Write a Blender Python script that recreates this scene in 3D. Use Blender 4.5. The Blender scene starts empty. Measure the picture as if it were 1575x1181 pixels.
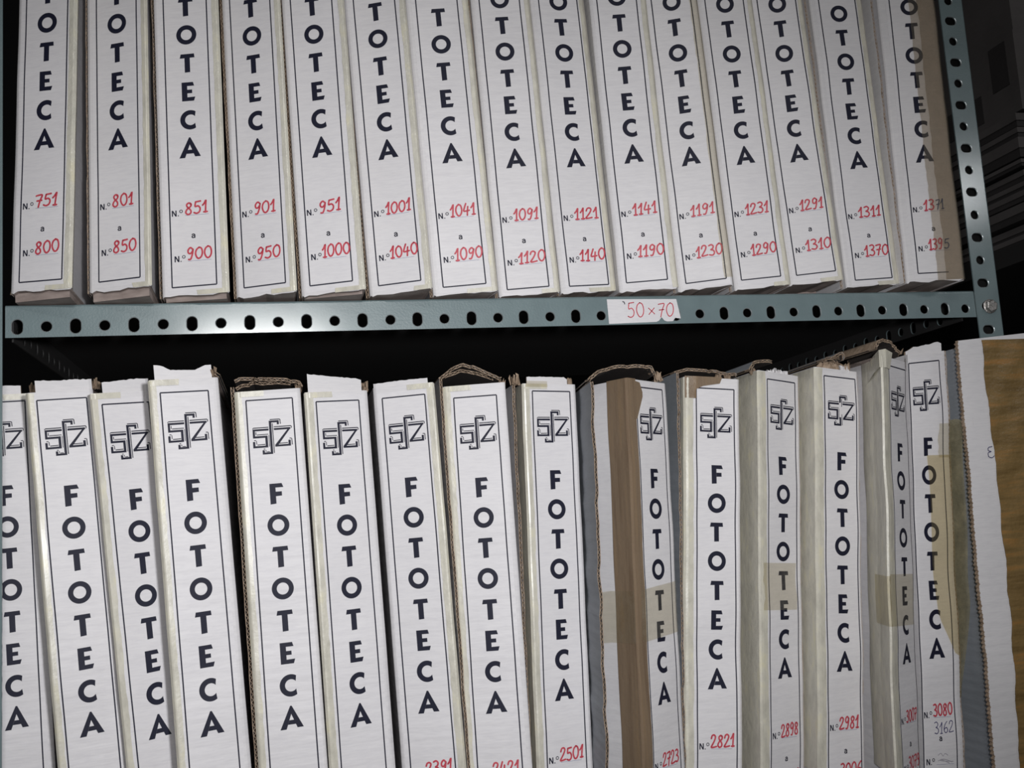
import bpy, math, random
from mathutils import Matrix, Vector

scene = bpy.context.scene
col = scene.collection

# ---------------------------------------------------------------- camera
cam_d = bpy.data.cameras.new('camera')
cam = bpy.data.objects.new('camera', cam_d)
col.objects.link(cam)
RIGHT = Vector((0.97535003, -0.21163854, -0.06246152))
DOWN = Vector((-0.03301154, 0.13993097, -0.98961081))
FWD = Vector((0.21818009, 0.96727889, 0.12949516))
CAM = Vector((0.2656, -1.12954, -0.22678))
FPX = 1592.238
m = Matrix((RIGHT, -DOWN, -FWD)).transposed().to_4x4()
m.translation = CAM
cam.matrix_world = m
cam_d.sensor_fit = 'HORIZONTAL'
cam_d.sensor_width = 36.0
cam_d.lens = FPX / 1575.0 * 36.0
cam_d.clip_start = 0.05
scene.camera = cam

def at(px, py, y):
    """point of the place seen at a pixel, at depth y"""
    d = RIGHT * ((px - 787.5) / FPX) + DOWN * ((py - 590.5) / FPX) + FWD
    return CAM + d * ((y - CAM.y) / d.y)

# ---------------------------------------------------------------- world, lights, exposure
w = bpy.data.worlds.new('world')
scene.world = w
w.use_nodes = True
w.node_tree.nodes['Background'].inputs[0].default_value = (0.55, 0.6, 0.7, 1)
w.node_tree.nodes['Background'].inputs[1].default_value = 0.03

def area(name, loc, target, sx, sy, power, color):
    d = bpy.data.lights.new(name, 'AREA')
    d.shape = 'RECTANGLE'
    d.size, d.size_y, d.energy, d.color = sx, sy, power, color
    o = bpy.data.objects.new(name, d)
    col.objects.link(o)
    o.location = loc
    o.rotation_euler = (Vector(target) - Vector(loc)).to_track_quat('-Z', 'Y').to_euler()
    return o
area('aisle_lamp', (0.22, -1.75, 0.28), (0.36, 0, -0.12), 0.34, 0.035, 5.5, (1.0, 0.985, 0.97))
area('far_tube', (2.35, -1.75, 0.72), (1.15, 0, 0.15), 0.34, 0.16, 2.0, (0.97, 0.985, 1.0))
area('ceiling_tube', (0.3, -1.8, 1.05), (0.4, 0, -0.1), 0.7, 0.08, 3.4, (1.0, 0.98, 0.95))
fd = bpy.data.lights.new('camera_flash', 'SPOT')
fd.energy, fd.color, fd.shadow_soft_size = 37.0, (0.985, 0.985, 1.0), 0.035
fd.spot_size, fd.spot_blend = math.radians(74), 1.0
fo = bpy.data.objects.new('camera_flash', fd)
col.objects.link(fo)
fo.scale = (1.45, 1.0, 1.0)
fo.location = (0.40, -1.12, -0.16)
fo.rotation_euler = (Vector((0.41, 0, -0.15)) - fo.location).to_track_quat('-Z', 'Y').to_euler()

scene.view_settings.view_transform = 'Standard'
scene.view_settings.look = 'None'
scene.view_settings.exposure = 0.0
scene.view_settings.gamma = 1.0

# ---------------------------------------------------------------- materials
def new_mat(name):
    mt = bpy.data.materials.new(name)
    mt.use_nodes = True
    nt = mt.node_tree
    return mt, nt, nt.nodes['Principled BSDF']

def coords(nt, scale=(1, 1, 1), rnd=True):
    tc = nt.nodes.new('ShaderNodeTexCoord')
    mp = nt.nodes.new('ShaderNodeMapping')
    mp.inputs['Scale'].default_value = scale
    nt.links.new(tc.outputs['Object'], mp.inputs['Vector'])
    if rnd:
        oi = nt.nodes.new('ShaderNodeObjectInfo')
        mul = nt.nodes.new('ShaderNodeVectorMath'); mul.operation = 'SCALE'
        mul.inputs[0].default_value = (7.3, 3.1, 5.7)
        nt.links.new(oi.outputs['Random'], mul.inputs['Scale'])
        nt.links.new(mul.outputs[0], mp.inputs['Location'])
    return mp.outputs['Vector']

def noise(nt, vec, scale, detail=3, rough=0.55):
    n = nt.nodes.new('ShaderNodeTexNoise')
    n.inputs['Scale'].default_value = scale
    n.inputs['Detail'].default_value = detail
    n.inputs['Roughness'].default_value = rough
    nt.links.new(vec, n.inputs['Vector'])
    return n.outputs['Fac']

def ramp(nt, fac, stops):
    r = nt.nodes.new('ShaderNodeValToRGB')
    e = r.color_ramp.elements
    while len(e) < len(stops):
        e.new(0.5)
    for k, (p, c) in enumerate(stops):
        e[k].position = p
        e[k].color = (*c, 1)
    nt.links.new(fac, r.inputs['Fac'])
    return r.outputs['Color']

def bump(nt, bsdf, heights, dist=0.001):
    """heights: list of (socket, strength)"""
    last = None
    for h, s in heights:
        b = nt.nodes.new('ShaderNodeBump')
        b.inputs['Strength'].default_value = s
        b.inputs['Distance'].default_value = dist
        nt.links.new(h, b.inputs['Height'])
        if last:
            nt.links.new(last, b.inputs['Normal'])
        last = b.outputs['Normal']
    nt.links.new(last, bsdf.inputs['Normal'])

def mixc(nt, fac, a, b, mode='MIX'):
    x = nt.nodes.new('ShaderNodeMix'); x.data_type = 'RGBA'; x.blend_type = mode
    if hasattr(fac, 'is_linked'): nt.links.new(fac, x.inputs[0])
    else: x.inputs[0].default_value = fac
    for k, v in ((6, a), (7, b)):
        if hasattr(v, 'is_linked'): nt.links.new(v, x.inputs[k])
        else: x.inputs[k].default_value = (*v, 1)
    return x.outputs[2]

def paper_mat(name, c1, c2, rough, ripple=0.10, stain=None):
    mt, nt, b = new_mat(name)
    v = coords(nt)
    base = ramp(nt, noise(nt, v, 9, 4), [(0.3, c2), (0.65, c1)])
    fine = ramp(nt, noise(nt, coords(nt, (20, 20, 130)), 4, 2), [(0.3, (0.94, 0.94, 0.95)), (0.6, (1, 1, 1))])
    colr = mixc(nt, 1.0, base, fine, 'MULTIPLY')
    if stain:
        st = ramp(nt, noise(nt, coords(nt, (60, 60, 14)), 1.6, 5, 0.7), [(0.66, (0, 0, 0)), (0.78, (1, 1, 1))])
        sp = nt.nodes.new('ShaderNodeSeparateColor'); nt.links.new(st, sp.inputs[0])
        mm = nt.nodes.new('ShaderNodeMath'); mm.operation = 'MULTIPLY'; mm.inputs[1].default_value = 0.35
        nt.links.new(sp.outputs[0], mm.inputs[0])
        colr = mixc(nt, mm.outputs[0], colr, stain)
    nt.links.new(colr, b.inputs['Base Color'])
    b.inputs['Roughness'].default_value = rough
    b.inputs['Specular IOR Level'].default_value = 0.3
    wv = nt.nodes.new('ShaderNodeTexWave')
    wv.wave_type = 'BANDS'; wv.bands_direction = 'Z'; wv.wave_profile = 'SIN'
    wv.inputs['Scale'].default_value = 28.0
    wv.inputs['Distortion'].default_value = 1.6
    wv.inputs['Detail'].default_value = 2
    nt.links.new(coords(nt, (1, 1, 1)), wv.inputs['Vector'])
    bump(nt, b, [(wv.outputs['Fac'], ripple), (noise(nt, v, 35, 4), 0.22), (noise(nt, coords(nt, (3, 3, 22)), 3, 3, 0.7), 0.5)], 0.0016)
    return mt

M = {}
M['carton'] = paper_mat('white_carton', (0.695, 0.68, 0.69), (0.645, 0.632, 0.643), 0.55, 0.12, (0.42, 0.38, 0.36))
M['sheet'] = paper_mat('label_paper', (0.71, 0.695, 0.71), (0.68, 0.666, 0.68), 0.5, 0.08)
M['shaded_side'] = paper_mat('shaded_carton_side', (0.33, 0.35, 0.38), (0.26, 0.28, 0.30), 0.6, 0.2)  # white carton darkened to grey-blue: shade in the gaps put into the colour

mt, nt, b = new_mat('navy_ink'); M['ink'] = mt
b.inputs['Base Color'].default_value = (0.010, 0.011, 0.026, 1); b.inputs['Roughness'].default_value = 0.6; b.inputs['Specular IOR Level'].default_value = 0.25
mt, nt, b = new_mat('thin_blue_rule'); M['rule'] = mt
b.inputs['Base Color'].default_value = (0.30, 0.30, 0.42, 1); b.inputs['Roughness'].default_value = 0.6
mt, nt, b = new_mat('red_marker'); M['red'] = mt
c = ramp(nt, noise(nt, coords(nt), 260, 2), [(0.3, (0.46, 0.035, 0.06)), (0.7, (0.58, 0.08, 0.105))])
nt.links.new(c, b.inputs['Base Color']); b.inputs['Roughness'].default_value = 0.5
mt, nt, b = new_mat('grey_pencil'); M['pencil'] = mt
b.inputs['Base Color'].default_value = (0.045, 0.045, 0.06, 1); b.inputs['Roughness'].default_value = 0.5
mt, nt, b = new_mat('faint_pencil'); M['faint'] = mt
b.inputs['Base Color'].default_value = (0.4, 0.38, 0.42, 1)
mt, nt, b = new_mat('blue_pen'); M['pen'] = mt
b.inputs['Base Color'].default_value = (0.05, 0.045, 0.14, 1); b.inputs['Roughness'].default_value = 0.5

mt, nt, b = new_mat('kraft_cardboard'); M['kraft'] = mt
c = ramp(nt, noise(nt, coords(nt), 120, 5, 0.7), [(0.25, (0.13, 0.09, 0.06)), (0.5, (0.30, 0.22, 0.155)), (0.75, (0.44, 0.345, 0.26))])
nt.links.new(c, b.inputs['Base Color']); b.inputs['Roughness'].default_value = 0.85
bump(nt, b, [(noise(nt, coords(nt), 300, 4), 0.6)])
mt, nt, b = new_mat('pinkish_kraft_board'); M['board'] = mt
c = ramp(nt, noise(nt, coords(nt, (1, 1, 3)), 40, 4), [(0.3, (0.24, 0.19, 0.17)), (0.7, (0.40, 0.33, 0.30))])
nt.links.new(c, b.inputs['Base Color']); b.inputs['Roughness'].default_value = 0.8
mt, nt, b = new_mat('shaded_lid_underside'); M['dark'] = mt
b.inputs['Base Color'].default_value = (0.05, 0.04, 0.035, 1); b.inputs['Roughness'].default_value = 0.9  # shade of the cavity under lifted lids, painted as near-black board

def tape_mat(name, stops, rough, sc=(60, 60, 25), bs=0.35):
    mt, nt, b = new_mat(name)
    c = ramp(nt, noise(nt, coords(nt, sc), 1.5, 5, 0.65), stops)
    nt.links.new(c, b.inputs['Base Color'])
    b.inputs['Roughness'].default_value = rough
    b.inputs['Coat Weight'].default_value = 0.35
    b.inputs['Coat Roughness'].default_value = 0.25
    bump(nt, b, [(noise(nt, coords(nt), 140, 4, 0.6), bs), (noise(nt, coords(nt, (1, 1, 0.4)), 30, 3), 0.5)], 0.0015)
    return mt
M['tape'] = tape_mat('yellowed_tape', [(0.3, (0.47, 0.45, 0.385)), (0.55, (0.60, 0.575, 0.49)), (0.74, (0.66, 0.62, 0.45))], 0.4)
M['glossy'] = tape_mat('glossy_yellowed_tape', [(0.3, (0.52, 0.50, 0.44)), (0.55, (0.62, 0.60, 0.52)), (0.74, (0.68, 0.64, 0.48))], 0.22, bs=0.8)
M['brown'] = tape_mat('brown_packing_tape', [(0.3, (0.155, 0.105, 0.068)), (0.5, (0.205, 0.148, 0.098)), (0.75, (0.25, 0.17, 0.10))], 0.33, (90, 90, 3))
M['amber'] = tape_mat('amber_packing_tape', [(0.32, (0.135, 0.085, 0.03)), (0.52, (0.215, 0.14, 0.055)), (0.72, (0.34, 0.17, 0.05))], 0.35, (8, 8, 55), 0.6)

def clear_mat(name, tint, body, fac, rough=0.12):
    mt = bpy.data.materials.new(name); mt.use_nodes = True
    nt = mt.node_tree
    b = nt.nodes['Principled BSDF']
    out = nt.nodes['Material Output']
    b.inputs['Base Color'].default_value = (*body, 1)
    b.inputs['Roughness'].default_value = rough
    bump(nt, b, [(noise(nt, coords(nt, (1, 1, 1)), 60, 4, 0.6), 0.9)], 0.002)
    t = nt.nodes.new('ShaderNodeBsdfTransparent'); t.inputs[0].default_value = (*tint, 1)
    mx = nt.nodes.new('ShaderNodeMixShader')
    f = ramp(nt, noise(nt, coords(nt), 45, 4, 0.7), [(0.35, (fac * 0.6,) * 3), (0.7, (min(1, fac * 1.5),) * 3)])
    nt.links.new(f, mx.inputs[0])
    nt.links.new(t.outputs[0], mx.inputs[1]); nt.links.new(b.outputs[0], mx.inputs[2])
    nt.links.new(mx.outputs[0], out.inputs['Surface'])
    return mt
M['clear'] = clear_mat('clear_tape', (0.895, 0.87, 0.80), (0.55, 0.52, 0.44), 0.09)
M['tan'] = clear_mat('tan_tape', (0.88, 0.825, 0.68), (0.5, 0.43, 0.28), 0.10)
M['tanband'] = clear_mat('aged_tan_tape', (0.815, 0.775, 0.72), (0.40, 0.36, 0.30), 0.14, 0.35)
M['dusty'] = clear_mat('dusty_tape_tail', (0.70, 0.66, 0.52), (0.34, 0.30, 0.19), 0.34)

mt, nt, b = new_mat('grey_green_enamel'); M['enamel'] = mt
c = ramp(nt, noise(nt, coords(nt, rnd=False), 30, 5), [(0.35, (0.135, 0.185, 0.195)), (0.65, (0.155, 0.21, 0.22))])
nt.links.new(c, b.inputs['Base Color'])
b.inputs['Roughness'].default_value = 0.38
b.inputs['Specular IOR Level'].default_value = 0.55
b.inputs['Coat Weight'].default_value = 1.0
b.inputs['Coat Roughness'].default_value = 0.15
bump(nt, b, [(noise(nt, coords(nt, rnd=False), 420, 2), 0.16), (noise(nt, coords(nt, (1, 1, 1), False), 24, 2), 0.30)], 0.001)
mt, nt, b = new_mat('bare_steel_rim'); M['rim'] = mt
b.inputs['Base Color'].default_value = (0.42, 0.45, 0.46, 1); b.inputs['Metallic'].default_value = 0.7; b.inputs['Roughness'].default_value = 0.35
mt, nt, b = new_mat('zinc_bolt'); M['zinc'] = mt
c = ramp(nt, noise(nt, coords(nt), 500, 4, 0.7), [(0.35, (0.30, 0.28, 0.26)), (0.65, (0.62, 0.60, 0.58))])
nt.links.new(c, b.inputs['Base Color']); b.inputs['Metallic'].default_value = 0.8; b.inputs['Roughness'].default_value = 0.4
bump(nt, b, [(noise(nt, coords(nt), 700, 3), 0.5)])
mt, nt, b = new_mat('dark_plaster'); M['wall'] = mt
c = ramp(nt, noise(nt, coords(nt), 4, 5), [(0.3, (0.018, 0.018, 0.019)), (0.7, (0.026, 0.026, 0.028))])
nt.links.new(c, b.inputs['Base Color']); b.inputs['Roughness'].default_value = 0.9
mt, nt, b = new_mat('concrete_floor'); M['floor'] = mt
c = ramp(nt, noise(nt, coords(nt), 6, 6), [(0.3, (0.12, 0.115, 0.11)), (0.7, (0.18, 0.175, 0.17))])
nt.links.new(c, b.inputs['Base Color']); b.inputs['Roughness'].default_value = 0.7
mt, nt, b = new_mat('shaded_steel'); M['steel'] = mt
b.inputs['Base Color'].default_value = (0.03, 0.029, 0.029, 1); b.inputs['Roughness'].default_value = 0.6  # near-black colour carries the shade on unlit rack parts
M['flat'] = paper_mat('grey_archive_board', (0.13, 0.12, 0.118), (0.10, 0.092, 0.09), 0.7, 0.1)
M['flatdark'] = paper_mat('dark_grey_archive_board', (0.055, 0.05, 0.05), (0.042, 0.039, 0.039), 0.7, 0.1)

# ---------------------------------------------------------------- mesh helper
class MB:
    def __init__(s):
        s.v = []; s.f = []; s.mi = []; s.mats = []
    def mat(s, name):
        if name not in s.mats: s.mats.append(name)
        return s.mats.index(name)
    def add(s, vs, fs, mat):
        o = len(s.v); k = s.mat(mat)
        s.v.extend([tuple(p) for p in vs])
        for f in fs:
            s.f.append([i + o for i in f]); s.mi.append(k)
    def box(s, lo, hi, mat):
        x0, y0, z0 = lo; x1, y1, z1 = hi
        s.add([(x0, y0, z0), (x1, y0, z0), (x1, y1, z0), (x0, y1, z0), (x0, y0, z1), (x1, y0, z1), (x1, y1, z1), (x0, y1, z1)],
              [(0, 3, 2, 1), (4, 5, 6, 7), (0, 1, 5, 4), (1, 2, 6, 5), (2, 3, 7, 6), (3, 0, 4, 7)], mat)
    def sheet(s, path, ext, th, mat, th_mat=None):
        """a strip of board: path points extruded by ext, with thickness vector th (vector or list)"""
        n = len(path); vs = []
        for i, p in enumerate(path):
            t = th[i] if isinstance(th, list) else th
            e = ext[i] if isinstance(ext, list) else ext
            p = Vector(p)
            vs += [p, p + t, p + e, p + e + t]
        fs = []; fe = []
        for i in range(n - 1):
            a = 4 * i; c = a + 4
            fs += [(a, a + 2, c + 2, c), (a + 1, c + 1, c + 3, a + 3)]
            fe += [(a, c, c + 1, a + 1), (a + 2, a + 3, c + 3, c + 2)]
        fe += [(0, 1, 3, 2), (4 * n - 4, 4 * n - 2, 4 * n - 1, 4 * n - 3)]
        o = len(s.v)
        s.v.extend([tuple(p) for p in vs])
        k = s.mat(mat); k2 = s.mat(th_mat or mat)
        for f in fs: s.f.append([i + o for i in f]); s.mi.append(k)
        for f in fe: s.f.append([i + o for i in f]); s.mi.append(k2)
    def build(s, name, parent=None, smooth=False, loc=None):
        me = bpy.data.meshes.new(name)
        me.from_pydata(s.v, [], s.f)
        for mm in s.mats: me.materials.append(M[mm])
        me.polygons.foreach_set('material_index', s.mi)
        if smooth: me.polygons.foreach_set('use_smooth', [True] * len(s.f))
        me.update()
        o = bpy.data.objects.new(name, me)
        col.objects.link(o)
        if parent: o.parent = parent
        if loc: o.location = loc
        return o

def thing(name, loc, label, cat, group=None):
    o = bpy.data.objects.new(name, None)
    o.empty_display_size = 0.05
    col.objects.link(o)
    o.location = loc
    o['label'] = label; o['category'] = cat
    if group: o['group'] = group
    return o

def tag(o, label, cat, group=None):
    o['label'] = label; o['category'] = cat
    if group: o['group'] = group
    return o

# ---------------------------------------------------------------- print: outlines in the plane (u right, v up)
CAP = 0.0215
def arc(cx, cy, r, a0, a1, n):
    return [(cx + r * math.cos(math.radians(a0 + (a1 - a0) * k / n)), cy + r * math.sin(math.radians(a0 + (a1 - a0) * k / n))) for k in range(n + 1)]
def ring(cx, cy, ro, ri, n=36):
    """quads"""
    o = arc(cx, cy, ro, 0, 360, n); i = arc(cx, cy, ri, 0, 360, n)
    return [[o[k], o[k + 1], i[k + 1], i[k]] for k in range(n)]
def letter(ch):
    """convex pieces, cap height 1, centred on x=0, baseline 0"""
    if ch == 'F':
        x = -0.30
        return [[(x, 0), (x + .28, .02), (x + .28, 1), (x, 1)], [(x + .28, .80), (x + .66, .80), (x + .585, 1), (x + .28, 1)],
                [(x + .28, .38), (x + .57, .39), (x + .57, .60), (x + .28, .60)]]
    if ch == 'E':
        x = -0.33
        return [[(x, 0), (x + .28, 0), (x + .28, 1), (x, 1)], [(x + .28, .80), (x + .64, .80), (x + .585, 1), (x + .28, 1)],
                [(x + .28, .41), (x + .53, .41), (x + .53, .60), (x + .28, .60)], [(x + .28, 0), (x + .61, 0), (x + .68, .21), (x + .28, .20)]]
    if ch == 'T':
        return [[(-.14, 0), (.135, .015), (.135, .8), (-.14, .8)], [(-.38, .78), (.38, .79), (.36, 1), (-.33, 1)]]
    if ch == 'O':
        return ring(0, .5, .52, .285)
    if ch == 'C':
        n = 24
        o = arc(.06, .5, .52, 58, 302, n); i = arc(.075, .5, .285, 38, 322, n)
        return [[o[k], o[k + 1], i[k + 1], i[k]] for k in range(n)]
    if ch == 'A':
        # legs, bar
        return [[(-.56, -.01), (-.27, -.01), (.03, .80), (.03, 1.06), (-.04, 1.06)], [(.03, 1.06), (-.02, .70), (.24, .03), (.53, .03)],
                [(-.19, .20), (.19, .20), (.115, .40), (-.115, .40)]]
TITLE = [('F', .0894), ('O', .1222), ('T', .1551), ('O', .1877), ('T', .2207), ('E', .2535), ('C', .2860), ('A', .3182)]

def stroke(pts, wd, n=5, smooth=True):
    """ribbon pieces along a smooth path, with round ends"""
    if smooth and len(pts) > 2:
        P = [pts[0]] + list(pts) + [pts[-1]]
        out = []
        for i in range(1, len(P) - 2):
            p0, p1, p2, p3 = P[i - 1], P[i], P[i + 1], P[i + 2]
            for k in range(n):
                t = k / n
                out.append(tuple(0.5 * ((2 * p1[j]) + (-p0[j] + p2[j]) * t + (2 * p0[j] - 5 * p1[j] + 4 * p2[j] - p3[j]) * t * t
                                        + (-p0[j] + 3 * p1[j] - 3 * p2[j] + p3[j]) * t ** 3) for j in (0, 1)))
        out.append(tuple(pts[-1]))
    else:
        out = [tuple(p) for p in pts]
    h = wd / 2
    L = []; R = []
    for i, p in enumerate(out):
        a = out[max(0, i - 1)]; c = out[min(len(out) - 1, i + 1)]
        dx, dy = c[0] - a[0], c[1] - a[1]
        l = math.hypot(dx, dy) or 1e-9
        nx, ny = -dy / l * h, dx / l * h
        L.append((p[0] + nx, p[1] + ny)); R.append((p[0] - nx, p[1] - ny))
    q = [[L[i], R[i], R[i + 1], L[i + 1]] for i in range(len(out) - 1)]
    for p in (out[0], out[-1]):
        q.append(arc(p[0], p[1], h, 0, 315, 7))
    return q

DIG = {
 '0': (.56, [[(.30, 1), (.10, .82), (.03, .45), (.16, .08), (.33, .0), (.50, .2), (.55, .55), (.46, .9), (.27, 1.0)]]),
 '1': (.34, [[(.02, .60), (.14, .76), (.27, 1.03), (.25, .6), (.23, -.04)], [(.10, -.01), (.36, .0)]]),
 '2': (.52, [[(.04, .72), (.12, .94), (.30, 1), (.44, .86), (.36, .58), (.18, .28), (.03, .03), (.25, .02), (.54, .08)]]),
 '3': (.50, [[(.06, .93), (.28, 1), (.44, .84), (.36, .62), (.20, .53), (.40, .45), (.49, .22), (.32, .0), (.04, .06)]]),
 '4': (.54, [[(.22, 1), (.10, .62), (.05, .34), (.30, .34), (.54, .38)], [(.40, .72), (.37, .3), (.36, -.05)]]),
 '5': (.50, [[(.12, .97), (.09, .58), (.30, .62), (.46, .42), (.42, .12), (.22, -.01), (.02, .07)], [(.12, .97), (.48, 1.02)]]),
 '6': (.52, [[(.42, 1), (.18, .72), (.06, .32), (.16, .04), (.36, .02), (.48, .22), (.38, .44), (.18, .40), (.07, .24)]]),
 '7': (.48, [[(.02, .93), (.22, .98), (.46, .97), (.32, .5), (.22, -.02)], [(.10, .50), (.44, .54)]]),
 '8': (.54, [[(.44, .86), (.28, 1), (.12, .84), (.20, .62), (.42, .36), (.44, .10), (.24, -.02), (.07, .16), (.16, .44), (.40, .66), (.46, .86), (.36, .98)]]),
 '9': (.50, [[(.46, .84), (.28, 1), (.10, .80), (.12, .56), (.28, .50), (.44, .72), (.47, .88), (.42, .45), (.28, .02), (.12, .0)]]),
}
def number(txt, u0, u1, v0, hgt, wd):
    adv = [DIG[c][0] + .13 for c in txt]
    tot = sum(adv) - .13
    sc = (u1 - u0) / tot
    out = []; x = 0
    rr = random.Random(txt + str(u0))
    for c, a in zip(txt, adv):
        dv = rr.uniform(-.03, .03); sh = rr.uniform(.0, .10); k = rr.uniform(.95, 1.05)
        for st in DIG[c][1]:
            pts = [(u0 + (x + px + sh * (py - .5)) * sc, v0 + (py * k + dv + .05 * x) * hgt) for px, py in st]
            out += stroke(pts, wd)
        x += a
    return out

def small_N(u, v):
    h = .0066; wd = .0052; t = .00125
    q = [[(u, v), (u + t, v), (u + t, v + h), (u, v + h)], [(u + wd - t, v), (u + wd, v), (u + wd, v + h), (u + wd - t, v + h)],
         [(u, v + h), (u + wd - t * 1.15, v), (u + wd, v), (u + t * 1.15, v + h)]]
    q.append([(u + wd + .0012, v), (u + wd + .0023, v), (u + wd + .0023, v + .0011), (u + wd + .0012, v + .0011)])
    q += ring(u + wd + .0049, v + .0053, .0019, .00115, 16)
    return q
def small_a(u, v):
    h = .0048
    q = stroke([(u - .0016, v + .0037), (u - .0004, v + h - .0004), (u + .0010, v + h - .0008), (u + .0014, v + .0030), (u + .0014, v + .0004)], .0011)
    q += stroke([(u + .0014, v + .0027), (u - .0004, v + .0026), (u - .0017, v + .0016), (u - .0012, v + .0005), (u + .0002, v + .0005), (u + .0014, v + .0014)], .0011)
    return q

def emblem():
    def X(p): return (p[0] * .048 / 920 + .0009, -(.0214 + (p[1] - 184) * .0000578))
    q = []
    def poly(*ps): q.append([X(p) for p in ps])
    def bar(x0, y0, x1, y1): poly((x0, y0), (x1, y0), (x1, y1), (x0, y1))
    def ln(x0, y0, x1, y1, t=12):
        t += 3
        dx, dy = x1 - x0, y1 - y0; l = math.hypot(dx, dy); nx, ny = -dy / l * t / 2, dx / l * t / 2
        poly((x0 + nx, y0 + ny), (x1 + nx, y1 + ny), (x1 - nx, y1 - ny), (x0 - nx, y0 - ny))
    # f
    bar(-57, 209, -10, 821); bar(-10, 209, 142, 246); bar(100, 246, 142, 286)
    bar(-215, 786, -57, 821); bar(-215, 742, -172, 786)
    # S
    bar(-385, 352, -70, 388); bar(-385, 388, -342, 480); bar(-385, 480, -98, 517); bar(-146, 517, -98, 660); bar(-392, 660, -98, 696); bar(-392, 580, -348, 660)
    # Z
    bar(34, 352, 362, 388); poly((300, 388), (362, 372), (108, 660), (40, 660)); bar(40, 658, 352, 694); bar(306, 584, 352, 660)
    # raised outline strokes
    for a in ((-368, 328, -71, 328, 14), (35, 327, 374, 326, 14), (374, 326, 388, 345), (388, 345, 376, 372), (-368, 328, -385, 345, 10),
              (-35, 190, 158, 190, 13), (166, 196, 172, 280, 14), (158, 190, 170, 200, 10), (10, 262, 14, 806, 14), (-322, 404, -322, 455, 11), (-308, 457, -82, 456, 11),
              (-73, 474, -73, 685, 9), (-322, 566, -318, 632, 11), (-368, 557, -328, 557, 11), (-305, 640, -152, 637, 12),
              (-192, 723, -158, 723, 10), (-150, 740, -148, 774, 10), (-134, 776, -72, 776, 9),
              (116, 636, 296, 634, 12), (330, 556, 372, 556, 11), (376, 560, 379, 676, 13)):
        ln(*a)
    return q

# ---------------------------------------------------------------- one carton
GRID = 0.007
RB = (.035, -.0055)      # cartons are a little narrower behind their front panel
class Carton:
    def __init__(s, row, X, Z, yaw, lean, sw, sv, y0, ml, mr, mt, mb, base, depth=0.60, warp=0.0006, vshear=0.0, seed=1, skew=0.0, bottom_skew=0.0, bend=None):
        s.low = row == 'L'
        s.yaw = math.radians(yaw); s.lean = math.radians(lean); s.sw = sw; s.sv = sv; s.vshear = vshear
        s.rr = random.Random(seed)
        s.hw = .024 * sw
        s.uL = -s.hw - ml * sw; s.uR = s.hw + mr * sw
        LH = .4825 * sv
        # v is measured upward from the label's lower (upper row) or upper (lower row) rule
        s.vtop = mt * sv if s.low else LH + mt * sv
        s.vbot = -LH - mb * sv if s.low else -mb * sv
        s.lab_top = 0.0 if s.low else LH
        s.lab_bot = -LH if s.low else 0.0
        s.depth = depth; s.skew = skew; s.bend = bend
        s.ph = [s.rr.uniform(0, 6.28) for _ in range(8)]
        s.warp = warp
        s.round = .0022 if ml > .002 else .0002
        s.org = Vector((X, y0, Z))
        s.base = base
        s.root_loc = Vector((X, y0, base))
    def disp(s, u, v):
        p = s.ph
        d = s.warp * (math.sin(v * 48 + p[0]) * math.sin(u * 40 + p[1]) + .7 * math.sin(v * 23 + p[2]) + .35 * math.sin(v * 85 + p[3]))
        e = min(u - s.uL, s.uR - u)
        if e < .003: d += s.round * (1 - max(e, 0) / .003) ** 2
        return d
    def F(s, u, v, off=0.0):
        """front surface point, relative to the root"""
        dep = u * math.sin(s.yaw) + s.disp(u, v) - off
        if s.vshear and s.low:
            v = v + s.vshear * u * math.exp(min(0, (v - 0.0) / .12))
        a = u * math.cos(s.yaw); c, sn = math.cos(s.lean), math.sin(s.lean)
        return Vector((a * c + v * sn, dep, -a * sn + v * c)) + s.org - s.root_loc
    def S(s, side, d, v, off=0.0):
        """point on the left (-1) or right (+1) side, d behind the front edge"""
        u = s.uL if side < 0 else s.uR
        p = s.F(u, v)
        dx = s.skew * d
        if side < 0 and s.bend:
            dx = s.bend[1] * max(0, min(1, d / s.bend[0]))
        if side > 0:
            dx = RB[1] * max(0, min(1, d / RB[0]))
        return p + Vector((side * off + dx, d, 0))
    def vs(s, a, b, step=GRID):
        n = max(1, int(abs(b - a) / step)); return [a + (b - a) * k / n for k in range(n + 1)]

def grid_faces(mb, rows, mat):
    n = len(rows[0]); vs = [p for r in rows for p in r]
    fs = [(i * n + j, i * n + j + 1, (i + 1) * n + j + 1, (i + 1) * n + j) for i in range(len(rows) - 1) for j in range(n - 1)]
    mb.add(vs, fs, mat)

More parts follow.
